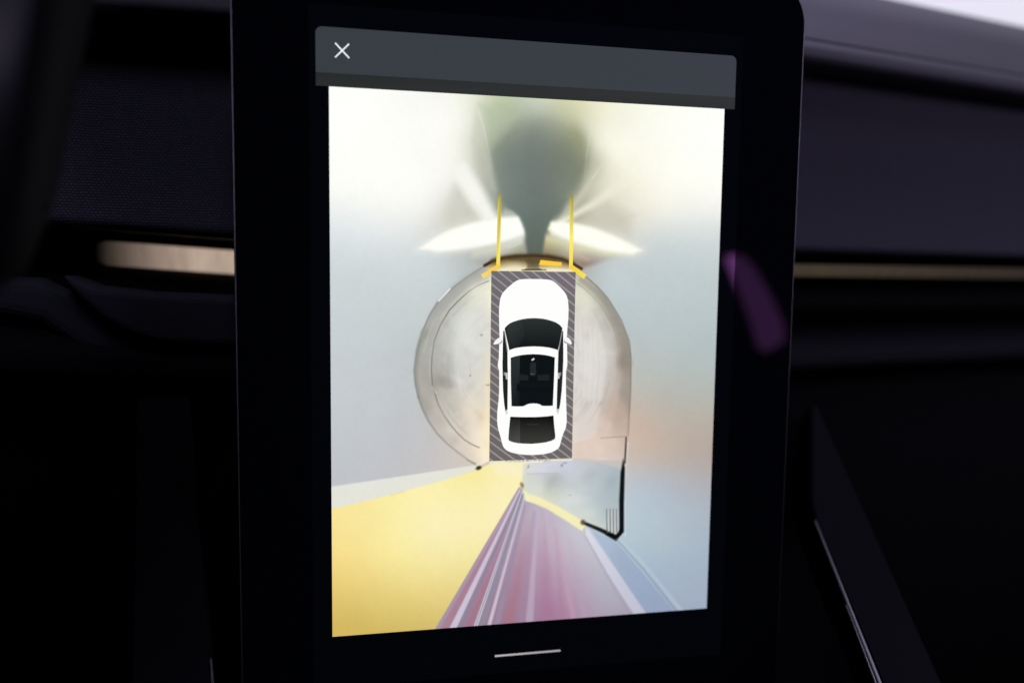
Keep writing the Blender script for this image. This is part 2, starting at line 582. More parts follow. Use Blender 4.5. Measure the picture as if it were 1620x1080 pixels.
def near(pts, margin):
    pts = np.array(pts, float)
    lo, hi = pts.min(0) - margin, pts.max(0) + margin
    return np.nonzero((PX > lo[0]) & (PX < hi[0]) & (PY > lo[1]) & (PY < hi[1]))[0]

def sdist(pts, idx):
    """signed distance to a polygon, negative inside"""
    pts = np.array(pts, float)
    X, Y = PX[idx], PY[idx]
    d = np.full(len(X), 1e9); ins = np.zeros(len(X), bool)
    for i in range(len(pts)):
        a, b = pts[i], pts[(i + 1) % len(pts)]
        e = b - a
        wx, wy = X - a[0], Y - a[1]
        t = np.clip((wx * e[0] + wy * e[1]) / (e @ e + 1e-9), 0, 1)
        d = np.minimum(d, (wx - e[0] * t) ** 2 + (wy - e[1] * t) ** 2)
        c = (a[1] > Y) != (b[1] > Y)
        xi = a[0] + (Y - a[1]) / (b[1] - a[1] if b[1] != a[1] else 1e-9) * e[0]
        ins ^= c & (X < xi)
    d = np.sqrt(d)
    return np.where(ins, -d, d)

def noise(scale, seed, octaves=3):
    r = np.random.default_rng(seed)
    tot = np.zeros(N); amp = 1.0; s = scale
    for _ in range(octaves):
        g = r.random((int(1100 / s) + 3, int(1700 / s) + 3))
        fx, fy = PX / s, PY / s
        ix, iy = fx.astype(int), fy.astype(int)
        tx, ty = sm(fx - ix), sm(fy - iy)
        tot += amp * ((g[iy, ix] * (1 - tx) + g[iy, ix + 1] * tx) * (1 - ty) + (g[iy + 1, ix] * (1 - tx) + g[iy + 1, ix + 1] * tx) * ty - 0.5)
        amp *= 0.5; s /= 2
    return tot

IMG = None
def put(idx, mask, color):
    c = color(idx) if callable(color) else np.asarray(color, float)
    IMG[idx] = IMG[idx] * (1 - mask[:, None]) + c * mask[:, None]

def fill(pts, color, soft=2.0, alpha=1.0):
    """soft: width of the fade across the edge"""
    idx = near(pts, soft)
    put(idx, sm(0.5 - sdist(pts, idx) / soft) * alpha, color)

def stroke(pts, w0, w1, color, soft=1.5, alpha=1.0, a1=None):
    pts = np.array(pts, float)
    idx = near(pts, max(w0, w1) + soft)
    X, Y = PX[idx], PY[idx]
    seg = np.linalg.norm(np.diff(pts, axis=0), axis=1)
    L = np.concatenate([[0], np.cumsum(seg)]); L /= L[-1]
    best = np.full(len(X), 1e9); al = np.zeros(len(X))
    for i in range(len(pts) - 1):
        a, b = pts[i], pts[i + 1]
        e = b - a
        wx, wy = X - a[0], Y - a[1]
        t = np.clip((wx * e[0] + wy * e[1]) / (e @ e), 0, 1)
        s = L[i] + t * (L[i + 1] - L[i])
        d = np.hypot(wx - e[0] * t, wy - e[1] * t) - (w0 + (w1 - w0) * s) / 2
        k = d < best
        best = np.where(k, d, best)
        al = np.where(k, alpha + ((alpha if a1 is None else a1) - alpha) * s, al)
    put(idx, sm(0.5 - best / soft) * al, color)

def blob(cx, cy, rx, ry, color, alpha=1.0, rot=0.0, p=2.0):
    R = 3 * max(rx, ry)
    idx = near([(cx, cy)], R)
    c, s = math.cos(math.radians(rot)), math.sin(math.radians(rot))
    x, y = PX[idx] - cx, PY[idx] - cy
    u, v = (x * c + y * s) / rx, (-x * s + y * c) / ry
    put(idx, np.exp(-((u * u + v * v) ** (p / 2))) * alpha, color)

def smooth(pts, n=4):
    """open curve through the points"""
    P = np.array(pts, float)
    P = np.vstack([2 * P[0] - P[1], P, 2 * P[-1] - P[-2]])
    out = []
    for i in range(1, len(P) - 2):
        a, b, c, d = P[i - 1], P[i], P[i + 1], P[i + 2]
        for k in range(n):
            t = k / n
            out.append(0.5 * ((2 * b) + (c - a) * t + (2 * a - 5 * b + 4 * c - d) * t * t + (3 * b - a - 3 * c + d) * t ** 3))
    return out + [P[-2]]

# --- floor and walls round the car
base = [
 (525, 150, 255, 255, 252), (525, 250, 255, 255, 251), (525, 300, 250, 251, 245), (525, 335, 236, 240, 240), (525, 375, 222, 229, 231), (525, 450, 212, 220, 222), (525, 550, 206, 213, 217), (525, 650, 204, 209, 214), (525, 750, 198, 202, 207),
 (600, 150, 255, 255, 250), (600, 250, 254, 255, 248), (600, 320, 249, 250, 244), (600, 352, 236, 239, 238), (600, 400, 219, 227, 229), (600, 450, 212, 219, 221), (600, 550, 204, 211, 214), (600, 650, 201, 206, 210), (600, 745, 199, 201, 206),
 (680, 155, 248, 248, 242), (680, 250, 251, 251, 246), (680, 320, 243, 243, 238), (670, 365, 226, 228, 224), (650, 410, 216, 224, 226), (650, 450, 211, 219, 220), (640, 560, 200, 207, 209), (650, 660, 201, 203, 206), (690, 725, 206, 202, 200), (720, 730, 214, 206, 198),
 (740, 158, 238, 240, 226), (735, 200, 240, 241, 230), (738, 250, 230, 231, 218), (735, 285, 234, 234, 228), (715, 330, 214, 213, 204), (745, 335, 206, 206, 196), (700, 430, 208, 217, 219), (740, 420, 192, 198, 197),
 (790, 165, 188, 198, 168), (850, 168, 196, 202, 184), (900, 170, 206, 207, 172), (930, 178, 224, 223, 194),
 (785, 250, 150, 158, 142), (850, 260, 118, 130, 122), (920, 260, 140, 146, 124), (850, 350, 108, 120, 114), (790, 320, 150, 158, 148),
 (905, 330, 165, 166, 148), (940, 290, 206, 206, 184), (950, 230, 238, 237, 218), (985, 200, 246, 245, 230), (985, 300, 236, 233, 214), (965, 335, 214, 212, 198), (1000, 350, 226, 224, 212), (1010, 250, 250, 248, 234),
 (1050, 180, 253, 253, 242), (1050, 280, 253, 252, 240), (1050, 335, 240, 239, 230), (1050, 365, 218, 223, 220), (1050, 400, 204, 214, 216), (1050, 450, 199, 210, 212), (1050, 550, 190, 200, 200), (1050, 620, 190, 190, 183), (1050, 680, 199, 184, 172), (1050, 725, 196, 184, 175), (1050, 765, 186, 192, 201), (1050, 850, 182, 197, 207), (1050, 950, 167, 181, 201),
 (1140, 190, 255, 255, 252), (1140, 280, 255, 254, 247), (1140, 325, 246, 246, 240), (1140, 360, 222, 227, 225), (1137, 400, 207, 216, 216), (1137, 450, 198, 209, 210), (1135, 550, 186, 198, 199), (1130, 620, 186, 190, 184), (1130, 680, 187, 178, 168), (1128, 725, 186, 174, 168), (1127, 770, 182, 182, 188), (1124, 850, 174, 188, 202), (1120, 950, 166, 178, 199),
 (1010, 430, 201, 211, 213), (1010, 520, 192, 203, 204), (1010, 600, 194, 195, 188), (1010, 665, 205, 187, 173), (1010, 715, 208, 191, 178), (1010, 765, 192, 200, 208), (1010, 830, 188, 205, 215), (1030, 900, 172, 190, 208),
 (960, 430, 200, 210, 212), (930, 420, 184, 186, 182), (800, 405, 178, 180, 168), (890, 400, 180, 178, 158),
]
IMG = field(base)(np.arange(N))
IMG *= (1 - 0.03 * sm((PY - 350) / 90))[:, None]

# --- dark plume ahead of the car, between the head-lamp fans
pcol = field([(850, 180, 172, 178, 162), (800, 200, 154, 163, 144), (905, 200, 168, 171, 142), (800, 225, 130, 140, 128), (850, 205, 134, 142, 132), (905, 225, 138, 143, 120), (785, 260, 128, 138, 128), (850, 240, 118, 127, 121), (922, 255, 134, 138, 118), (850, 300, 112, 121, 116), (800, 300, 122, 134, 126), (895, 300, 122, 131, 118), (848, 350, 102, 114, 108), (848, 400, 94, 103, 94)])
plume = smooth([(836, 408), (833, 390), (829, 366), (822, 346), (808, 330), (792, 306), (780, 272), (777, 235), (793, 205), (818, 186), (850, 180), (884, 188), (912, 208), (926, 236), (925, 268), (910, 300), (890, 327), (873, 346), (863, 370), (858, 396), (857, 408)], 3)
fill(plume, pcol, 46, 0.6)
fill(plume, pcol, 20, 0.7)
fill([(836, 408), (832, 385), (825, 350), (812, 334), (830, 312), (870, 312), (884, 332), (868, 354), (860, 380), (857, 408)], pcol, 9, 0.8)
fill([(782, 262), (926, 256), (908, 303), (888, 330), (872, 350), (823, 344), (800, 320)], pcol, 16, 0.75)
# folds of light on the plume's flanks
fill([(757, 166), (775, 250), (783, 300), (772, 296), (754, 262), (746, 220)], (202, 204, 188), 16, 0.6)
fill([(761, 166), (800, 170), (818, 184), (804, 204), (777, 236), (770, 205)], (178, 190, 164), 22, 0.55)
stroke([(756, 172), (766, 205), (774, 243), (778, 275)], 1.6, 1.0, (228, 237, 212), 5, 0.8, 0.1)
blob(766, 262, 12, 28, (184, 185, 170), 0.6, -8)
blob(774, 292, 9, 22, (168, 172, 160), 0.6, -12)
stroke([(937, 192), (929, 240), (925, 285)], 1.6, 1, (230, 230, 206), 6, 0.7, 0.1)
blob(916, 220, 12, 26, (150, 153, 118), 0.5, -18)
blob(938, 278, 12, 34, (200, 198, 174), 0.5, 18)
blob(912, 322, 16, 20, (178, 178, 156), 0.6, 25)
# rays
blob(735, 318, 26, 40, (226, 225, 214), 0.7, 10)
fill([(722, 290), (734, 302), (762, 352), (740, 354), (712, 362), (706, 346), (712, 322)], (208, 207, 196), 26, 0.8)
fill([(790, 348), (766, 353), (746, 324), (712, 270), (736, 258), (764, 300)], (247, 247, 240), 18, 0.95)
blob(741, 336, 8, 16, (200, 199, 186), 0.4, -30)
stroke([(752, 322), (770, 350)], 2, 3, (228, 228, 221), 8, 0.5)
fill([(930, 348), (960, 322), (1000, 342), (996, 372), (950, 358)], (204, 201, 184), 30, 0.85)
stroke([(890, 350), (935, 325), (1000, 280)], 6, 18, (250, 247, 228), 12, 0.95, 0.1)
stroke([(888, 350), (918, 312), (946, 268)], 4, 8, (234, 232, 208), 12, 0.7, 0.1)
stroke([(938, 282), (952, 262)], 1.2, 1.6, (238, 238, 216), 4, 0.55, 0.2)
stroke([(884, 350), (902, 322), (936, 288)], 4, 3, (204, 204, 182), 9, 0.6, 0.1)
fill([(793, 342), (799, 330), (816, 335), (824, 345), (800, 347)], (182, 190, 178), 9, 0.7)
# areas under the fans
fill([(748, 398), (800, 384), (828, 370), (834, 400), (838, 410), (800, 412), (768, 421), (745, 412)], field([(760, 404, 196, 199, 192), (800, 395, 198, 198, 184), (822, 390, 176, 182, 162), (815, 404, 158, 160, 142), (780, 412, 172, 172, 162), (828, 378, 206, 208, 192)]), 12, 0.95)
fill([(862, 370), (912, 384), (960, 398), (985, 402), (950, 414), (922, 424), (900, 412), (857, 409)], field([(870, 380, 212, 206, 160), (885, 396, 170, 168, 142), (905, 402, 190, 180, 152), (930, 408, 174, 161, 146), (918, 418, 150, 126, 110), (950, 406, 188, 184, 174)]), 12, 0.95)
stroke([(898, 396), (930, 410)], 3, 5, (198, 188, 170), 9, 0.5)
stroke([(805, 392), (824, 384)], 2, 4, (220, 220, 204), 7, 0.7)
# bright head-lamp fans: soft glow, then the white core
fan_l = smooth([(664, 393), (684, 379), (712, 364), (750, 352), (790, 344.5), (821, 342.5)], 3) + smooth([(827, 354), (831, 367), (814, 376), (780, 385), (740, 392), (695, 397)], 3)
fan_r = smooth([(871, 351), (892, 350.5), (932, 358.5), (970, 372.5), (998, 386), (1015, 396)], 3) + smooth([(1002, 401), (960, 396), (912, 383), (878, 370), (868, 362)], 3)
fill(fan_l, (250, 249, 234), 34, 0.7)
stroke([(690, 394), (750, 389), (800, 379), (828, 369)], 8, 10, (244, 244, 234), 16, 0.75)
fill(fan_l, (255, 255, 250), 9)
stroke([(690, 375), (712, 363.5), (752, 352)], 0.8, 0.8, (252, 246, 208), 3, 0.55)
fill(fan_r, (250, 247, 218), 30, 0.7)
stroke([(876, 370), (912, 382), (960, 395), (1000, 400)], 8, 6, (246, 243, 222), 14, 0.75)
fill(fan_r, (255, 255, 245), 9.5)
stroke([(905, 354), (935, 360), (970, 374)], 0.8, 0.8, (252, 247, 208), 4, 0.6)
stroke([(872, 353), (868, 362), (874, 370)], 2, 2, (250, 243, 176), 5, 0.6)

# the plume's neck runs down between the fans
neck = smooth([(796, 316), (812, 333), (823, 345), (829, 360), (833, 380), (836, 407)], 3) + smooth([(857, 407), (860, 386), (863, 371), (870, 352), (884, 332), (898, 314)], 3)
fill(neck, pcol, 8, 0.95)

# --- turntable disc
disc = [(767, 421), (758, 426), (741, 437), (723, 450), (707, 463), (693, 477), (680, 498), (669.5, 522), (660, 552), (655.5, 586), (657.5, 608), (662, 628), (669, 648), (678.5, 667), (692, 686), (708, 702), (724, 715), (738, 725), (756, 738), (774, 729), (905, 725), (952, 728), (984, 728), (992.5, 690), (997, 640), (998.6, 600), (998.6, 562), (994.2, 538), (989, 522), (980.8, 505), (971, 487), (960, 470), (945, 453), (929, 439), (918, 428), (905, 424), (780, 424)]
dcol = field([
 (760, 436, 186, 185, 177), (720, 462, 184, 185, 176), (690, 500, 184, 185, 176), (668, 560, 180, 179, 170), (666, 600, 184, 180, 170), (676, 650, 198, 191, 182), (705, 690, 214, 205, 194), (740, 720, 228, 215, 200),
 (750, 470, 220, 220, 206), (720, 510, 208, 210, 204), (745, 540, 218, 219, 214), (700, 560, 196, 196, 190), (705, 600, 186, 183, 176), (735, 600, 212, 211, 204), (765, 500, 224, 224, 214), (768, 570, 222, 216, 202), (766, 620, 238, 224, 194), (720, 650, 214, 208, 198), (700, 645, 206, 201, 192), (745, 680, 232, 220, 203), (766, 680, 250, 234, 206), (765, 718, 252, 240, 214), (770, 445, 226, 226, 206),
 (925, 455, 202, 203, 184), (955, 480, 178, 178, 166), (980, 520, 168, 165, 154), (990, 560, 158, 148, 138), (990, 600, 182, 170, 160), (986, 650, 192, 172, 160), (935, 480, 214, 214, 198), (920, 500, 224, 222, 210), (920, 560, 216, 212, 206), (950, 540, 216, 213, 206), (968, 560, 204, 200, 194), (950, 600, 220, 214, 208), (930, 640, 218, 206, 198), (960, 650, 210, 192, 182), (915, 690, 226, 206, 192), (950, 700, 228, 206, 192), (980, 710, 218, 200, 188), (940, 725, 226, 210, 200)])
dcol.add = noise(46, 3) * 13 + noise(12, 31, 2) * 6 - 6
fill(disc, dcol, 2.2)
# ring between edge and groove is a little darker on the outside rim
stroke(disc[0:12], 2.0, 3.2, (126, 130, 128), 2.4, 0.8)
stroke(disc[11:19], 3.2, 2.2, (130, 131, 126), 2.8, 0.8, 0.45)
stroke([(669, 524), (660, 556), (657.5, 588), (660, 612), (668, 640), (682, 668)], 7, 4, (152, 156, 150), 6, 0.55, 0.1)
stroke([(918, 430), (945, 453), (962, 472), (983, 506), (996, 540), (998.5, 565), (998, 620), (994, 688)], 2, 1.6, (112, 108, 100), 2.2, 0.8, 0.7)
stroke([(944, 455), (966, 486), (984, 520), (992, 555)], 4, 7, (158, 156, 146), 8, 0.35)
stroke([(986, 562), (994, 575)], 10, 12, (150, 138, 128), 12, 0.5)
groove = [(773, 444.5), (755, 452), (740.8, 461.5), (724, 477), (711, 491), (697, 514), (687.4, 538.6), (683.5, 562), (682.4, 586), (684.5, 610), (693.3, 639.3), (702, 656), (711, 669), (722, 683), (735, 695.6), (747, 703), (758.5, 708)]
stroke(smooth([(763, 433), (738, 447), (716, 466), (697, 489), (682, 520), (672, 552), (669, 586), (672, 615), (682, 648), (697, 674), (716, 696)], 3), 20, 18, (164, 166, 162), 12, 0.5, 0.25)
stroke(smooth([(921, 444), (945, 463), (963, 486), (979, 520), (988, 556), (990, 600), (986, 640)], 3), 10, 16, (146, 140, 130), 9, 0.55, 0.4)
stroke(smooth([(665, 540), (660, 570), (659, 600), (665, 628), (676, 655)], 3), 5, 4, (136, 138, 132), 6, 0.5, 0.3)
stroke(groove, 1.4, 1.4, (108, 104, 96), 1.8, 0.95)
stroke([(912.7, 448), (925, 457), (936.4, 467.4), (949, 481), (960, 497), (969, 514), (975, 532.6), (979, 550)], 1.1, 0.9, (128, 122, 112), 1.8, 0.85, 0.3)
stroke([(979, 550), (981, 568), (979, 590), (972, 612), (963, 640)], 2, 6, (190, 170, 158), 8, 0.5, 0.4)
# lighter inner field on the right and brushed marks
fill([(914, 462), (940, 485), (966, 530), (975, 565), (972, 600), (962, 640), (945, 680), (914, 690)], (198, 194, 186), 10, 0.35)
fill(smooth([(905, 498), (930, 488), (946, 512), (956, 545), (959, 580), (955, 615), (948, 650), (940, 690), (905, 700)], 3), (224, 220, 215), 6, 0.6)
for k in range(10):
    x = 914 + k * 4
    stroke([(x, 500 + k * 3), (x + 1, 560 + k * 4), (x - 3, 640)], 1.2, 1.2, (232, 229, 225) if k % 2 else (208, 203, 198), 4, 0.35)
fill([(950, 693), (993, 690), (990, 640), (975, 625), (962, 650)], (206, 184, 170), 12, 0.4)
stroke([(951, 692.7), (992, 690)], 1.2, 1.2, (150, 128, 116), 2, 0.8)
fill(smooth([(772, 470), (748, 480), (728, 510), (718, 550), (720, 590), (730, 625), (772, 650)], 3), (221, 221, 216), 14, 0.5)
for k in range(26):
    cx, cy = rng.uniform(688, 765), rng.uniform(500, 690)
    blob(cx, cy, rng.uniform(4, 14), rng.uniform(3, 8), (170, 166, 158) if rng.random() < 0.5 else (230, 228, 222), rng.uniform(0.08, 0.28), rng.uniform(-60, 60))
for k in range(22):
    cx, cy = rng.uniform(915, 975), rng.uniform(480, 690)
    blob(cx, cy, rng.uniform(3, 10), rng.uniform(4, 12), (180, 166, 158) if rng.random() < 0.5 else (232, 228, 222), rng.uniform(0.06, 0.25), rng.uniform(-60, 60))
for k in range(70):
    left = rng.random() < 0.6
    r = rng.uniform(0.5, 0.97)
    a0 = rng.uniform(120, 240) if left else rng.uniform(-50, 50)
    a1 = a0 + rng.uniform(8, 34)
    pts = [(828 + r * 168 * math.cos(math.radians(a)), 582 + r * 165 * math.sin(math.radians(a))) for a in np.linspace(a0, a1, 6)]
    if min(p[0] for p in pts) < 664 or max(p[0] for p in pts) > 992 or max(p[1] for p in pts) > 690 or min(p[1] for p in pts) < 440:
        continue
    stroke(pts, rng.uniform(0.8, 3), rng.uniform(0.8, 5), (152, 148, 140) if rng.random() < 0.5 else (236, 235, 231), rng.uniform(2, 7), rng.uniform(0.08, 0.32), 0.05)
blob(757, 462, 16, 18, (238, 238, 222), 0.6, 40); blob(742, 530, 14, 30, (230, 230, 226), 0.5); blob(925, 478, 14, 22, (234, 233, 216), 0.55, -30)
blob(748, 655, 16, 34, (236, 226, 210), 0.5, -10); blob(930, 585, 12, 40, (232, 229, 225), 0.5); blob(690, 560, 7, 26, (176, 175, 168), 0.4)
blob(983, 573, 9, 12, (140, 128, 118), 0.55); blob(978, 660, 12, 26, (178, 156, 144), 0.4); blob(945, 665, 16, 14, (226, 206, 196), 0.5)
blob(700, 655, 10, 14, (190, 182, 172), 0.4, -40); blob(672, 530, 5, 12, (140, 142, 138), 0.5, 25); blob(676, 640, 6, 14, (150, 146, 138), 0.4, -25)
blob(699, 604, 14, 9, (150, 146, 138), 0.6); blob(712, 610, 9, 6, (160, 156, 148), 0.5); blob(705, 512, 10, 7, (176, 172, 164), 0.5, -40)
blob(762, 530, 2, 1.6, (130, 126, 118), 0.8); blob(744, 594, 1.4, 1.4, (120, 110, 90), 0.8); blob(772, 609, 3, 1.4, (110, 90, 70), 0.8)
stroke([(690, 622), (684, 612)], 2, 2, (236, 230, 220), 3, 0.5)
stroke([(694, 476), (712, 457)], 2.2, 2.2, (246, 248, 248), 2, 0.95)
for k in range(9):
    y = 600 + k * 11
    stroke([(690 + k * 5, y), (720 + k * 3, y + 16)], 1, 1, (196, 186, 174), 2.5, 0.25)
stroke([(771, 560), (771, 722)], 5, 8, (252, 236, 196), 8, 0.25, 0.7)
# --- pale skirting, yellow carpet
fill([(520, 771), (755, 736), (757, 742), (700, 762), (600, 790), (520, 814)], (228, 228, 219), 2.5)
stroke([(520, 770.5), (700, 744), (752, 736)], 1.2, 1.2, (244, 242, 236), 3, 0.5)
ycol = field([(530, 830, 246, 226, 150), (600, 810, 248, 233, 160), (700, 775, 251, 240, 176), (757, 745, 249, 236, 164), (800, 760, 251, 241, 186), (540, 900, 240, 214, 132), (620, 880, 247, 231, 156), (700, 840, 251, 241, 186), (770, 810, 251, 240, 184), (540, 990, 212, 184, 98), (620, 970, 218, 195, 112), (690, 940, 232, 212, 136), (740, 880, 246, 232, 166), (580, 940, 226, 202, 120), (690, 985, 216, 194, 116)])
ycol.add = noise(120, 9) * 6
fill([(757, 742), (700, 760), (620, 782), (520, 806), (510, 1015), (690, 1000), (826, 772), (832, 748), (832, 731), (780, 731)], ycol, 3)
fill([(775, 735), (832, 733), (830, 752), (800, 751), (782, 745)], (250, 240, 204), 8, 0.8)
blob(757.5, 740, 5, 3.2, (58, 44, 8), 1.0, -20, 4)
stroke([(738, 727), (752, 733)], 1.5, 3, (150, 130, 120), 3, 0.6)
stroke([(618, 784), (640, 777)], 2, 1, (226, 210, 140), 4, 0.5)
# --- grey platform behind the car
gcol = field([(835, 740, 222, 220, 206), (860, 740, 208, 210, 220), (890, 738, 202, 206, 220), (930, 735, 194, 199, 203), (975, 740, 176, 187, 192), (840, 770, 206, 212, 206), (870, 765, 190, 194, 190), (900, 775, 202, 209, 208), (940, 770, 188, 198, 203), (975, 790, 172, 186, 194), (850, 790, 226, 226, 196), (900, 800, 206, 214, 210), (950, 820, 192, 202, 202), (975, 830, 196, 204, 206), (925, 825, 212, 216, 208)])
fill([(828, 733), (905, 727), (952, 732), (985, 742), (986, 845), (975, 850), (922, 828), (880, 806), (832, 786), (826, 762)], gcol, 5)
for cx, cy, rx, ry, c, al in ((850, 772, 14, 16, (222, 224, 218), 0.6), (905, 790, 22, 12, (220, 224, 220), 0.6), (935, 752, 18, 10, (176, 184, 188), 0.5), (962, 800, 14, 22, (178, 188, 192), 0.5), (880, 758, 14, 10, (172, 176, 174), 0.5), (930, 812, 16, 9, (214, 219, 214), 0.6), (968, 760, 10, 14, (160, 174, 180), 0.6), (900, 765, 16, 7, (190, 198, 200), 0.5)):
    blob(cx, cy, rx, ry, c, al, rng.uniform(-30, 30))
fill([(832, 735), (890, 732), (886, 748), (834, 749)], (216, 217, 224), 3, 0.7)
fill([(866, 736), (892, 731), (887, 747), (866, 746)], (203, 206, 220), 4, 0.7)
stroke([(834, 749.5), (884, 748)], 1, 1, (160, 164, 170), 2.5, 0.5)
stroke([(776, 731), (905, 727)], 2.4, 2.0, (240, 238, 226), 2, 0.9)
for k in range(17):
    x = 803 + k * 4.2 + rng.uniform(-1.5, 1.5)
    blob(x, 729.6 - (x - 800) * 0.03 + rng.uniform(-.8, .8), rng.uniform(0.8, 1.8), 0.9, (90, 88, 80), rng.uniform(0.4, 0.95))
stroke([(832, 731), (858, 730)], 1.4, 1.4, (253, 253, 250), 1.5)
blob(836, 738, 1.4, 2.6, (120, 120, 100), 0.7, 20); blob(889, 736, 1.8, 2.5, (110, 116, 116), 0.7, 20); blob(894, 732, 3, 1.3, (120, 124, 124), 0.6)
blob(902, 783, 3, 1.2, (160, 170, 170), 0.5, -10); blob(874, 760, 6, 16, (182, 184, 180), 0.5, 30)
# yellow edging of the carpet
fill([(829, 776), (836, 781), (852, 786), (885, 802), (916, 820), (927, 830), (921, 840), (900, 826), (868, 806), (846, 796), (833, 793), (828, 788)], (246, 238, 186), 4)
blob(826, 767, 3, 5, (140, 124, 70), 0.9, -20, 4)
blob(830, 782, 5, 5, (238, 240, 190), 0.7)
# --- right-hand wall, dark corner of the platform
stroke([(991, 692), (989, 732)], 2.4, 3.0, (52, 44, 42), 2, 0.9)
stroke([(994, 700), (989, 760), (989, 848)], 1.5, 1.5, (226, 228, 232), 2.5, 0.7)
fill([(986, 726), (989, 740), (987.5, 800), (987.5, 842), (980, 842), (980, 790), (982, 748)], (13, 18, 23), 3)
stroke([(982, 843), (974, 850)], 6, 5, (14, 18, 20), 2)
stroke([(923, 826.5), (948, 837), (972, 848)], 5, 7.5, (28, 31, 30), 2.2)
blob(922.5, 826, 4.2, 4.5, (96, 90, 66), 0.95, 0, 4)
fill([(955, 838), (975, 846), (981, 836), (986, 842), (975, 856), (958, 846)], (10, 14, 17), 2.5)
for x in (960, 965.5, 970.5, 975.5):
    stroke([(x, 805), (x + 0.6, 842)], 1.3, 1.7, (88, 92, 92), 1.6, 0.75, 0.95)
    stroke([(x + 2.3, 808), (x + 2.9, 842)], 1.2, 1.2, (206, 212, 210), 1.8, 0.6)
# --- strips at the lower right
fill([(936, 838), (975, 856), (1082, 985), (1030, 985)], field([(960, 855, 172, 187, 210), (1000, 900, 158, 173, 197), (1050, 955, 150, 164, 191), (980, 875, 164, 178, 200), (1080, 985, 148, 162, 189), (1030, 985, 150, 164, 190)]), 2.5)
stroke([(975, 852), (1020, 902), (1075, 972)], 1.2, 1.8, (128, 142, 162), 2.2, 0.85)
stroke([(981, 852), (1024, 898), (1080, 968)], 3, 6, (196, 212, 226), 6, 0.4)

# --- the purple runner with its bright seams
carpet = [(825, 770), (829, 790), (834, 793), (846, 797), (868, 807), (900, 827), (921, 841), (930, 846), (1036, 990), (686, 1010)]
ccol = field([(826, 785, 172, 164, 180), (840, 810, 186, 173, 188), (880, 830, 194, 184, 199), (915, 850, 198, 196, 206), (780, 880, 170, 140, 162), (815, 880, 172, 146, 166), (850, 880, 182, 155, 176), (890, 890, 188, 170, 188), (940, 890, 189, 185, 197), (715, 985, 164, 132, 148), (750, 985, 156, 124, 144), (800, 980, 160, 122, 140), (830, 980, 158, 130, 155), (870, 975, 166, 124, 154), (910, 970, 173, 142, 166), (960, 965, 172, 164, 182), (1000, 965, 168, 163, 178), (950, 930, 179, 174, 190), (1030, 985, 168, 164, 178)])
fill(carpet, ccol, 2.2)
AP = (826, 768)
def seam(top, bot, w0, w1, color, soft=2.0, a0=0.9, a1=0.9):
    stroke([top, ((top[0] + bot[0]) / 2, (top[1] + bot[1]) / 2), bot], w0, w1, color, soft, a0, a1)
seam((822, 772), (690, 998), 3, 6, (162, 140, 168), 3)
seam((821, 776), (703, 997), 1, 7, (172, 124, 144), 5, 0.4, 0.7)
seam((822, 776), (716, 995), 2.5, 10, (208, 201, 220), 3)
seam((823, 782), (728, 994), 2.5, 8, (142, 131, 152), 4, 0.8)
seam((822, 792), (741, 992), 2, 9, (168, 110, 134), 8, 0.25, 0.55)
seam((826, 779), (752, 992), 2, 6, (204, 203, 219), 2)
seam((826.5, 781), (751, 994), 0.8, 1.4, (120, 120, 134), 1.4, 0.6, 0.7)
seam((828, 782), (762, 990), 2.4, 8, (140, 142, 158), 3, 0.85)
seam((830, 786), (774, 989), 2, 6, (203, 197, 217), 3)
seam((831, 800), (786, 988), 2, 9, (152, 140, 164), 6, 0.6)
seam((836, 830), (806, 986), 3, 16, (170, 112, 126), 16, 0.1, 0.5)
seam((851, 804), (838, 982), 2, 12, (194, 178, 202), 6, 0.8, 0.6)
seam((845, 812), (822, 984), 4, 10, (156, 136, 163), 10, 0.35, 0.35)
seam((862, 806), (866, 982), 3, 22, (164, 116, 150), 16, 0.1, 0.45)
seam((863, 806), (872, 890), 3, 5, (204, 184, 204), 6, 0.7, 0.05)
seam((872, 812), (908, 978), 2, 8, (202, 160, 182), 8, 0.3, 0.45)
seam((880, 840), (890, 978), 3, 10, (168, 118, 148), 14, 0.15, 0.4)
seam((900, 850), (925, 976), 3, 10, (184, 164, 187), 12, 0.3, 0.4)
# pale strip on the runner's right border
fill([(926, 832), (932, 838), (1033, 985), (1012, 985), (960, 905), (927, 846)], field([(930, 845, 216, 218, 230), (975, 905, 203, 203, 219), (1018, 965, 190, 191, 208), (1020, 985, 188, 189, 206)]), 2.5)
stroke([(926, 848), (1004, 985)], 1.5, 5, (164, 156, 174), 4, 0.5)

# --- lip of the platform ahead of the car
arch = [(767, 420), (780, 412.5), (795, 408), (815, 405), (845, 404), (868, 405.5), (890, 410), (906, 416.5), (920, 425), (911, 430), (778, 430)]
fill(arch, field([(785, 420, 178, 158, 112), (800, 424, 232, 220, 180), (815, 422, 238, 228, 192), (832, 420, 190, 178, 140), (845, 418, 120, 110, 84), (855, 424, 214, 200, 156), (880, 426, 240, 226, 180), (905, 424, 200, 176, 140), (800, 414, 150, 132, 90), (870, 412, 120, 98, 60), (820, 411, 120, 104, 66)]), 2)
stroke(arch[:9], 4.5, 4.5, (46, 36, 22), 3.5, 0.95)
stroke(smooth(arch[1:8], 2), 9, 9, (92, 76, 48), 6, 0.5)
for k in range(26):
    x = 806 + k * 2.9
    yc = 405 + ((x - 845) / 80) ** 2 * 15
    stroke([(x, yc), (x - (x - 845) * 0.03, yc + rng.uniform(6, 14) * (1.0 if abs(x - 845) < 14 else 0.6))], 1.4, 0.9, (52, 42, 28), 1.8, rng.uniform(0.6, 0.95), 0.3)
fill([(834, 408), (852, 408), (853, 425), (834, 425)], (84, 74, 52), 5, 0.6)
stroke([(795, 426.5), (905, 427.5)], 3, 3, (244, 240, 220), 3, 0.7)
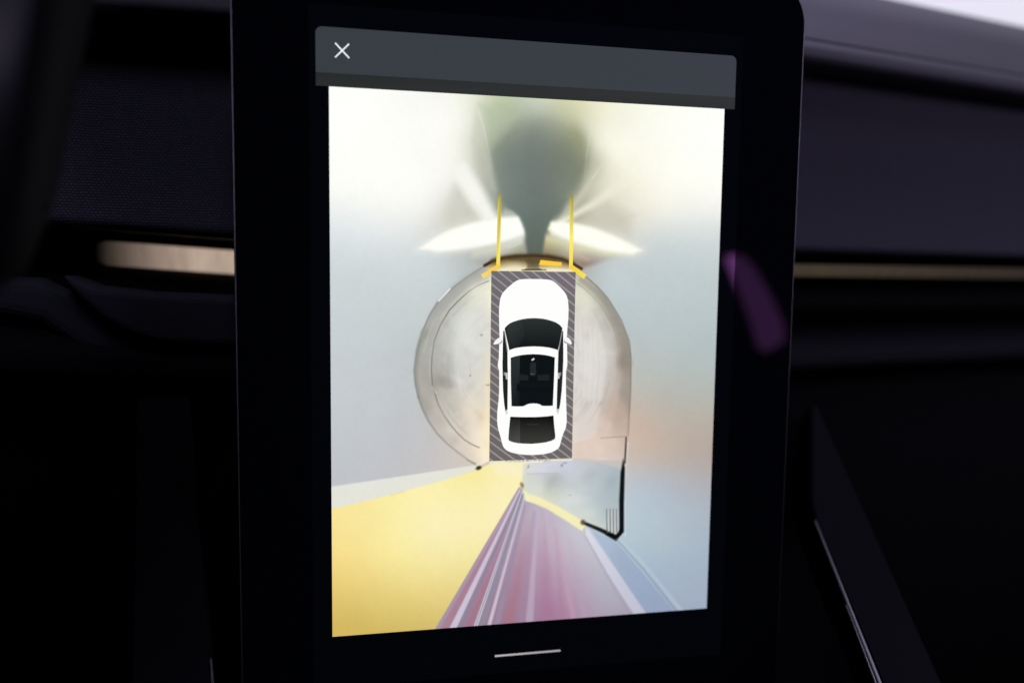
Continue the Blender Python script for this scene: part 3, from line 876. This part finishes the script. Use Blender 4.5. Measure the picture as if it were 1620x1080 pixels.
stroke([(826, 427), (864, 427)], 1.8, 1.8, (70, 56, 30), 1.8, 0.85)
stroke([(831, 426.5), (856, 426.5)], 2.2, 2.2, (30, 24, 14), 1.6)

IMG = np.clip(IMG + noise(30, 15, 3)[:, None] * 1.6 + noise(6, 5, 2)[:, None] * 2.0, 0, 255)
faces_i = (np.arange(NY - 1)[:, None] * NX + np.arange(NX - 1)[None]).ravel()
FQ = np.stack([faces_i, faces_i + 1, faces_i + NX + 1, faces_i + NX], 1)
me = bpy.data.meshes.new('camera_view')
P3[:, 1] = 0.00027
me.vertices.add(N); me.vertices.foreach_set('co', P3.ravel())
me.loops.add(FQ.size); me.loops.foreach_set('vertex_index', FQ.ravel())
me.polygons.add(len(FQ)); me.polygons.foreach_set('loop_start', np.arange(0, FQ.size, 4)); me.polygons.foreach_set('loop_total', np.full(len(FQ), 4))
me.update(); me.validate()
me.materials.append(M['pixels'])
view = bpy.data.objects.new('camera_view', me)
COL.objects.link(view)
shown(view, IMG)
view['label'] = 'bright fisheye surround view of a showroom floor'
keep(view, ts)

# yellow guides drawn over the picture
YEL = (247, 222, 84)
for pts, w0, w1, cols in (
    (((790.8, 306), (790.3, 330), (789.2, 375), (788.2, 423)), 4.6, 6.0, [(150, 146, 84), (228, 212, 90), (253, 238, 118), (248, 222, 84)]),
    (((904.8, 308), (904.6, 330), (904.2, 375), (903.4, 425)), 4.6, 6.0, [(146, 136, 78), (220, 203, 80), (253, 238, 120), (248, 220, 82)])):
    n = len(pts)
    l, r, cl = [], [], []
    for i, (x, y) in enumerate(pts):
        hw = (w0 + (w1 - w0) * min(1, i / 1.5)) / 2 if i < 2 else w1 / 2
        l.append((x - hw, y)); r.append((x + hw, y))
    flat('guide_line', l + r[::-1], cols + cols[::-1], 2, view)
flat('guide_mark', wide((790, 421), (763, 437.5), 7.5, 7.5), [(250, 205, 66), (248, 214, 120), (248, 214, 120), (250, 205, 66)], 3, view)
flat('guide_mark', wide((903, 421.5), (926, 438), 7.5, 7.5), [(252, 208, 62), (246, 226, 86), (246, 226, 86), (252, 208, 62)], 3, view)
flat('guide_mark', [(855.5, 411.2), (889, 415), (888.5, 421), (853, 419)], (254, 206, 62), 3, view)

# ------------------------------------------------------------------ hatched zone with the car
def clip(poly, box):
    x0, z0, x1, z1 = box
    for ax, lim, sgn in ((0, x0, 1), (0, x1, -1), (1, z0, 1), (1, z1, -1)):
        out = []
        for i in range(len(poly)):
            a, b = poly[i - 1], poly[i]
            da, db = sgn * (a[ax] - lim), sgn * (b[ax] - lim)
            if da * db < 0:
                t = da / (da - db)
                out.append((a[0] + t * (b[0] - a[0]), a[1] + t * (b[1] - a[1])))
            if db >= 0:
                out.append(b)
        poly = out
        if not poly:
            break
    return poly
A_, B_ = uv(0.3912, 0.3223), uv(0.6088, 0.6818)
BX = (A_[0], A_[2], B_[0], B_[2])
zone = flat('hatched_zone', [(BX[0], BX[1]), (BX[2], BX[1]), (BX[2], BX[3]), (BX[0], BX[3])], [(110, 105, 101), (108, 103, 100), (116, 110, 116), (112, 109, 114)], 4, None, world=True)
zone['label'] = 'grey hatched rectangle under the car graphic'
ang = math.radians(-37)
dx, dz = math.cos(ang), math.sin(ang)
period = 0.00357
for k in range(0, 27):
    z0 = BX[1] - 0.004 + k * period
    a = (BX[0] - 0.002, z0 + 0.003)
    hw = 0.00040
    L = 0.06
    q = clip([(a[0], a[1] + hw), (a[0], a[1] - hw), (a[0] + dx * L, a[1] + dz * L - hw), (a[0] + dx * L, a[1] + dz * L + hw)], BX)
    if len(q) > 2:
        flat('hatch_line', q, (156, 149, 152), 5, zone, world=True)
for k in range(1, 14):
    z0 = BX[1] - 0.004 + (26 + k) * period
    hw = 0.00040
    a = (BX[0] - 0.002, z0 + 0.003)
    L = 0.06
    q = clip([(a[0], a[1] + hw), (a[0], a[1] - hw), (a[0] + dx * L, a[1] + dz * L - hw), (a[0] + dx * L, a[1] + dz * L + hw)], BX)
    if len(q) > 2:
        flat('hatch_line', q, (158, 150, 156), 5, zone, world=True)

def c4(*p):
    return [(740 + p[i] / 6.0, 400 + p[i + 1] / 6.0) for i in range(0, len(p), 2)]
def c5(*p):
    return [(740 + p[i] / 5.685, 560 + p[i + 1] / 5.685) for i in range(0, len(p), 2)]
def rounder(pts, n=4):
    """closed Catmull-Rom"""
    P = np.array(pts, float); out = []
    for i in range(len(P)):
        a, b, c, d = P[i - 1], P[i], P[(i + 1) % len(P)], P[(i + 2) % len(P)]
        for k in range(n):
            t = k / n
            out.append(0.5 * ((2 * b) + (c - a) * t + (2 * a - 5 * b + 4 * c - d) * t * t + (3 * b - a - 3 * c + d) * t ** 3))
    return out
body = c4(625, 248, 560, 248, 500, 252, 455, 270, 415, 300, 375, 335, 335, 378, 314, 420, 303, 480, 298, 540, 298, 620, 300, 720, 302, 800, 298, 920, 294, 1020) + \
       c5(275, 60, 271, 110, 282, 150, 284, 250, 280, 390, 268, 500, 265, 580, 270, 650, 288, 720, 305, 780, 322, 835, 360, 870, 430, 893, 500, 903, 570, 906, 640, 903, 705, 895, 770, 875, 820, 840, 838, 785, 858, 720, 882, 660, 890, 600, 888, 500, 885, 390, 884, 250, 886, 150, 895, 110, 896, 70) + \
       c4(946, 1020, 944, 920, 942, 800, 948, 700, 955, 620, 957, 540, 955, 480, 946, 425, 925, 380, 885, 333, 840, 290, 810, 268, 770, 255, 700, 249)
car = flat('car_graphic', rounder(body, 3), (254, 254, 253), 6, None)
car['label'] = 'white car seen from above with dark glass'
WHITE = (252, 252, 251)
flat('mirror', rounder(c4(312, 800, 280, 815, 258, 838, 245, 868, 280, 864, 322, 852, 325, 820), 3), (246, 246, 246), 7, car)
flat('mirror', rounder(c4(930, 796, 955, 805, 978, 830, 988, 866, 962, 862, 918, 846, 915, 820), 3), (246, 246, 246), 7, car)
flat('mirror_gap', c4(296, 858, 320, 846, 322, 826, 326, 830, 325, 852, 300, 864), (52, 54, 54), 8, car)
flat('mirror_gap', c4(918, 822, 922, 842, 958, 860, 954, 864, 916, 850), (52, 54, 54), 8, car)
# glass: colours per corner
def glass(name, pts, f, layer=7):
    return flat(name, pts, [f(x, y) for x, y in pts], layer, car)
def mixc(a, b, t):
    t = min(1, max(0, t))
    return tuple(a[i] + (b[i] - a[i]) * t for i in range(3))
ws = c4(350, 716, 372, 690, 400, 668, 435, 652, 470, 640, 515, 629, 560, 622, 595, 619, 630, 618, 675, 620, 720, 625, 762, 634, 800, 645, 838, 660, 870, 680, 888, 698, 900, 716, 880, 820, 856, 922, 820, 910, 780, 900, 740, 894, 700, 890, 660, 888, 620, 887, 570, 889, 520, 893, 480, 898, 440, 906, 418, 914, 395, 922, 370, 810)
glass('windscreen', ws, lambda x, y: mixc((44, 50, 50), (20, 24, 24), (y - 505) / 40))
flat('windscreen_line', c4(440, 652, 470, 642, 515, 631, 570, 625, 640, 622, 700, 625, 770, 637, 820, 652, 820, 656, 770, 641, 700, 629, 640, 626, 570, 629, 515, 635, 470, 647, 440, 657), (92, 98, 98), 8, car)
flat('sheen', c4(372, 700, 405, 674, 440, 660, 480, 650, 525, 650, 530, 780, 500, 860, 480, 893, 440, 900, 400, 912, 378, 810), [(50, 56, 56)] * 4 + [(44, 50, 50)] * 2 + [(30, 34, 34)] * 5, 8, car)
sl = c4(338, 738, 352, 742, 378, 940, 379, 1075) + c5(361, 160, 360, 320, 358, 500, 347, 550, 338, 510, 328, 450, 318, 330, 314, 200, 312, 60) + c4(331, 1010, 333, 860)
glass('side_glass', sl, lambda x, y: (34, 36, 36))
sr = c4(906, 738, 898, 742, 860, 940, 856, 1075) + c5(810, 160, 804, 320, 800, 500, 808, 541, 820, 510, 832, 450, 846, 330, 854, 200, 860, 60) + c4(908, 1010, 908, 860)
glass('side_glass', sr, lambda x, y: (34, 36, 36))
flat('pillar', c4(345, 745, 353, 745, 382, 935, 374, 940), (150, 154, 154), 8, car)
flat('pillar', c4(892, 745, 900, 745, 864, 940, 856, 935), (150, 154, 154), 8, car)
flat('door_post', c5(320, 162, 358, 168, 358, 226, 343, 226, 340, 196, 322, 192), [(110, 112, 112), (200, 202, 202), (220, 222, 222), (200, 200, 200), (120, 120, 120), (90, 92, 92)], 8, car)
flat('door_post', c5(842, 162, 810, 170, 805, 222, 822, 222, 832, 196, 842, 192), [(110, 112, 112), (200, 202, 202), (220, 222, 222), (200, 200, 200), (120, 120, 120), (90, 92, 92)], 8, car)
flat('quarter_trim', c5(345, 500, 358, 496, 357, 535, 347, 549, 339, 515), (206, 206, 206), 8, car)
flat('quarter_trim', c5(804, 490, 820, 492, 818, 520, 809, 540, 802, 520), (206, 206, 206), 8, car)
rg = c4(408, 995, 450, 981, 500, 970, 560, 963, 620, 960, 680, 962, 740, 969, 790, 980, 830, 993) + c5(784, 30, 776, 250, 766, 464, 720, 466, 668, 465, 650, 452, 625, 445, 590, 443, 555, 446, 532, 452, 515, 463, 495, 469, 440, 470, 394, 468, 388, 250)
glass('roof_glass', rg, lambda x, y: (14, 20, 22))
flat('sheen', c4(412, 1000, 452, 985, 500, 974, 490, 1030) + c5(470, 60, 465, 300, 462, 466, 398, 466, 391, 250), [(44, 50, 50)] * 4 + [(30, 36, 38), (24, 30, 34), (22, 28, 32), (24, 30, 34), (28, 34, 36)], 8, car)
for q in (c5(470, 180, 545, 190, 545, 235, 462, 238), c5(625, 190, 730, 180, 735, 235, 630, 238)):
    flat('seat', q, (30, 36, 38), 9, car)
flat('seat', c5(440, 268, 750, 268, 748, 330, 440, 330), [(16, 22, 26), (16, 22, 26), (12, 16, 20), (12, 16, 20)], 9, car)
flat('tunnel', c5(565, 75, 612, 75, 616, 180, 600, 196, 572, 196, 558, 180), (36, 42, 42), 9, car)
flat('tunnel_line', c5(564, 174, 600, 174, 600, 182, 564, 182), (78, 84, 84), 10, car)
flat('emblem', c5(572, 50, 584, 42, 592, 48, 580, 60), (236, 236, 236), 10, car)
flat('emblem', c5(582, 44, 594, 34, 602, 44, 590, 52), (236, 236, 236), 10, car)
rw = c5(383, 562, 450, 565, 520, 566, 580, 566, 640, 564, 710, 559, 772, 552, 778, 640, 788, 735, 784, 762, 750, 780, 700, 793, 640, 801, 570, 806, 500, 804, 450, 800, 410, 792, 375, 780, 366, 765, 370, 690)
glass('rear_glass', rw, lambda x, y: mixc((14, 15, 14), (58, 59, 55), (y - 662) / 36))
flat('sheen', c5(388, 575, 472, 580, 470, 800, 430, 795, 378, 778, 372, 760, 376, 690), [(30, 32, 31), (34, 36, 35), (78, 80, 76), (76, 78, 74), (72, 74, 70), (66, 68, 66), (50, 52, 50)], 8, car)
flat('glass_line', c5(530, 628, 640, 628, 638, 636, 532, 636), (52, 54, 52), 8, car)

# ------------------------------------------------------------------ title bar, close cross, home bar
hx0, hz0 = uv(-0.0299, 1.0003)[[0, 2]]
hx1, hz1 = uv(1.0283, 1.1012)[[0, 2]]
rad = 0.0024
def rtop(x0, z0, x1, z1, rad, n=6):
    out = [(x0, z0), (x1, z0)]
    for cx, s in ((x1 - rad, 0), (x0 + rad, 90)):
        for k in range(n + 1):
            t = math.radians(s + 90 * k / n)
            out.append((cx + rad * math.cos(t), z1 - rad + rad * math.sin(t)))
    return out
ho = rtop(hx0, hz0, hx1, hz1, rad)
hd = flat('title_bar', ho, [mixc((56, 62, 67), (60, 63, 71), (x - hx0) / (hx1 - hx0)) for x, z in ho], 2, None, world=True)
hd['label'] = 'slate grey title bar with close cross'
zs = uv(0, 1.0232)[2]
flat('shade_strip', [(hx0, hz0), (hx1, hz0), (hx1, zs), (hx0, zs)], [(44, 46, 46), (47, 50, 52), (50, 52, 54), (40, 43, 44)], 3, hd, world=True)
flat('close_cross', wide((530.2, 68), (552.4, 92), 2.2, 2.2), (252, 252, 254), 3, hd)
flat('close_cross', wide((552.2, 69.6), (530.2, 90.8), 2.2, 2.2), (252, 252, 254), 4, hd)
hb = flat('home_bar', wide((783, 1037.5), (887, 1028.6), 3.0, 3.0), [(186, 180, 180), (164, 160, 164), (164, 160, 164), (186, 180, 180)], 2, None)
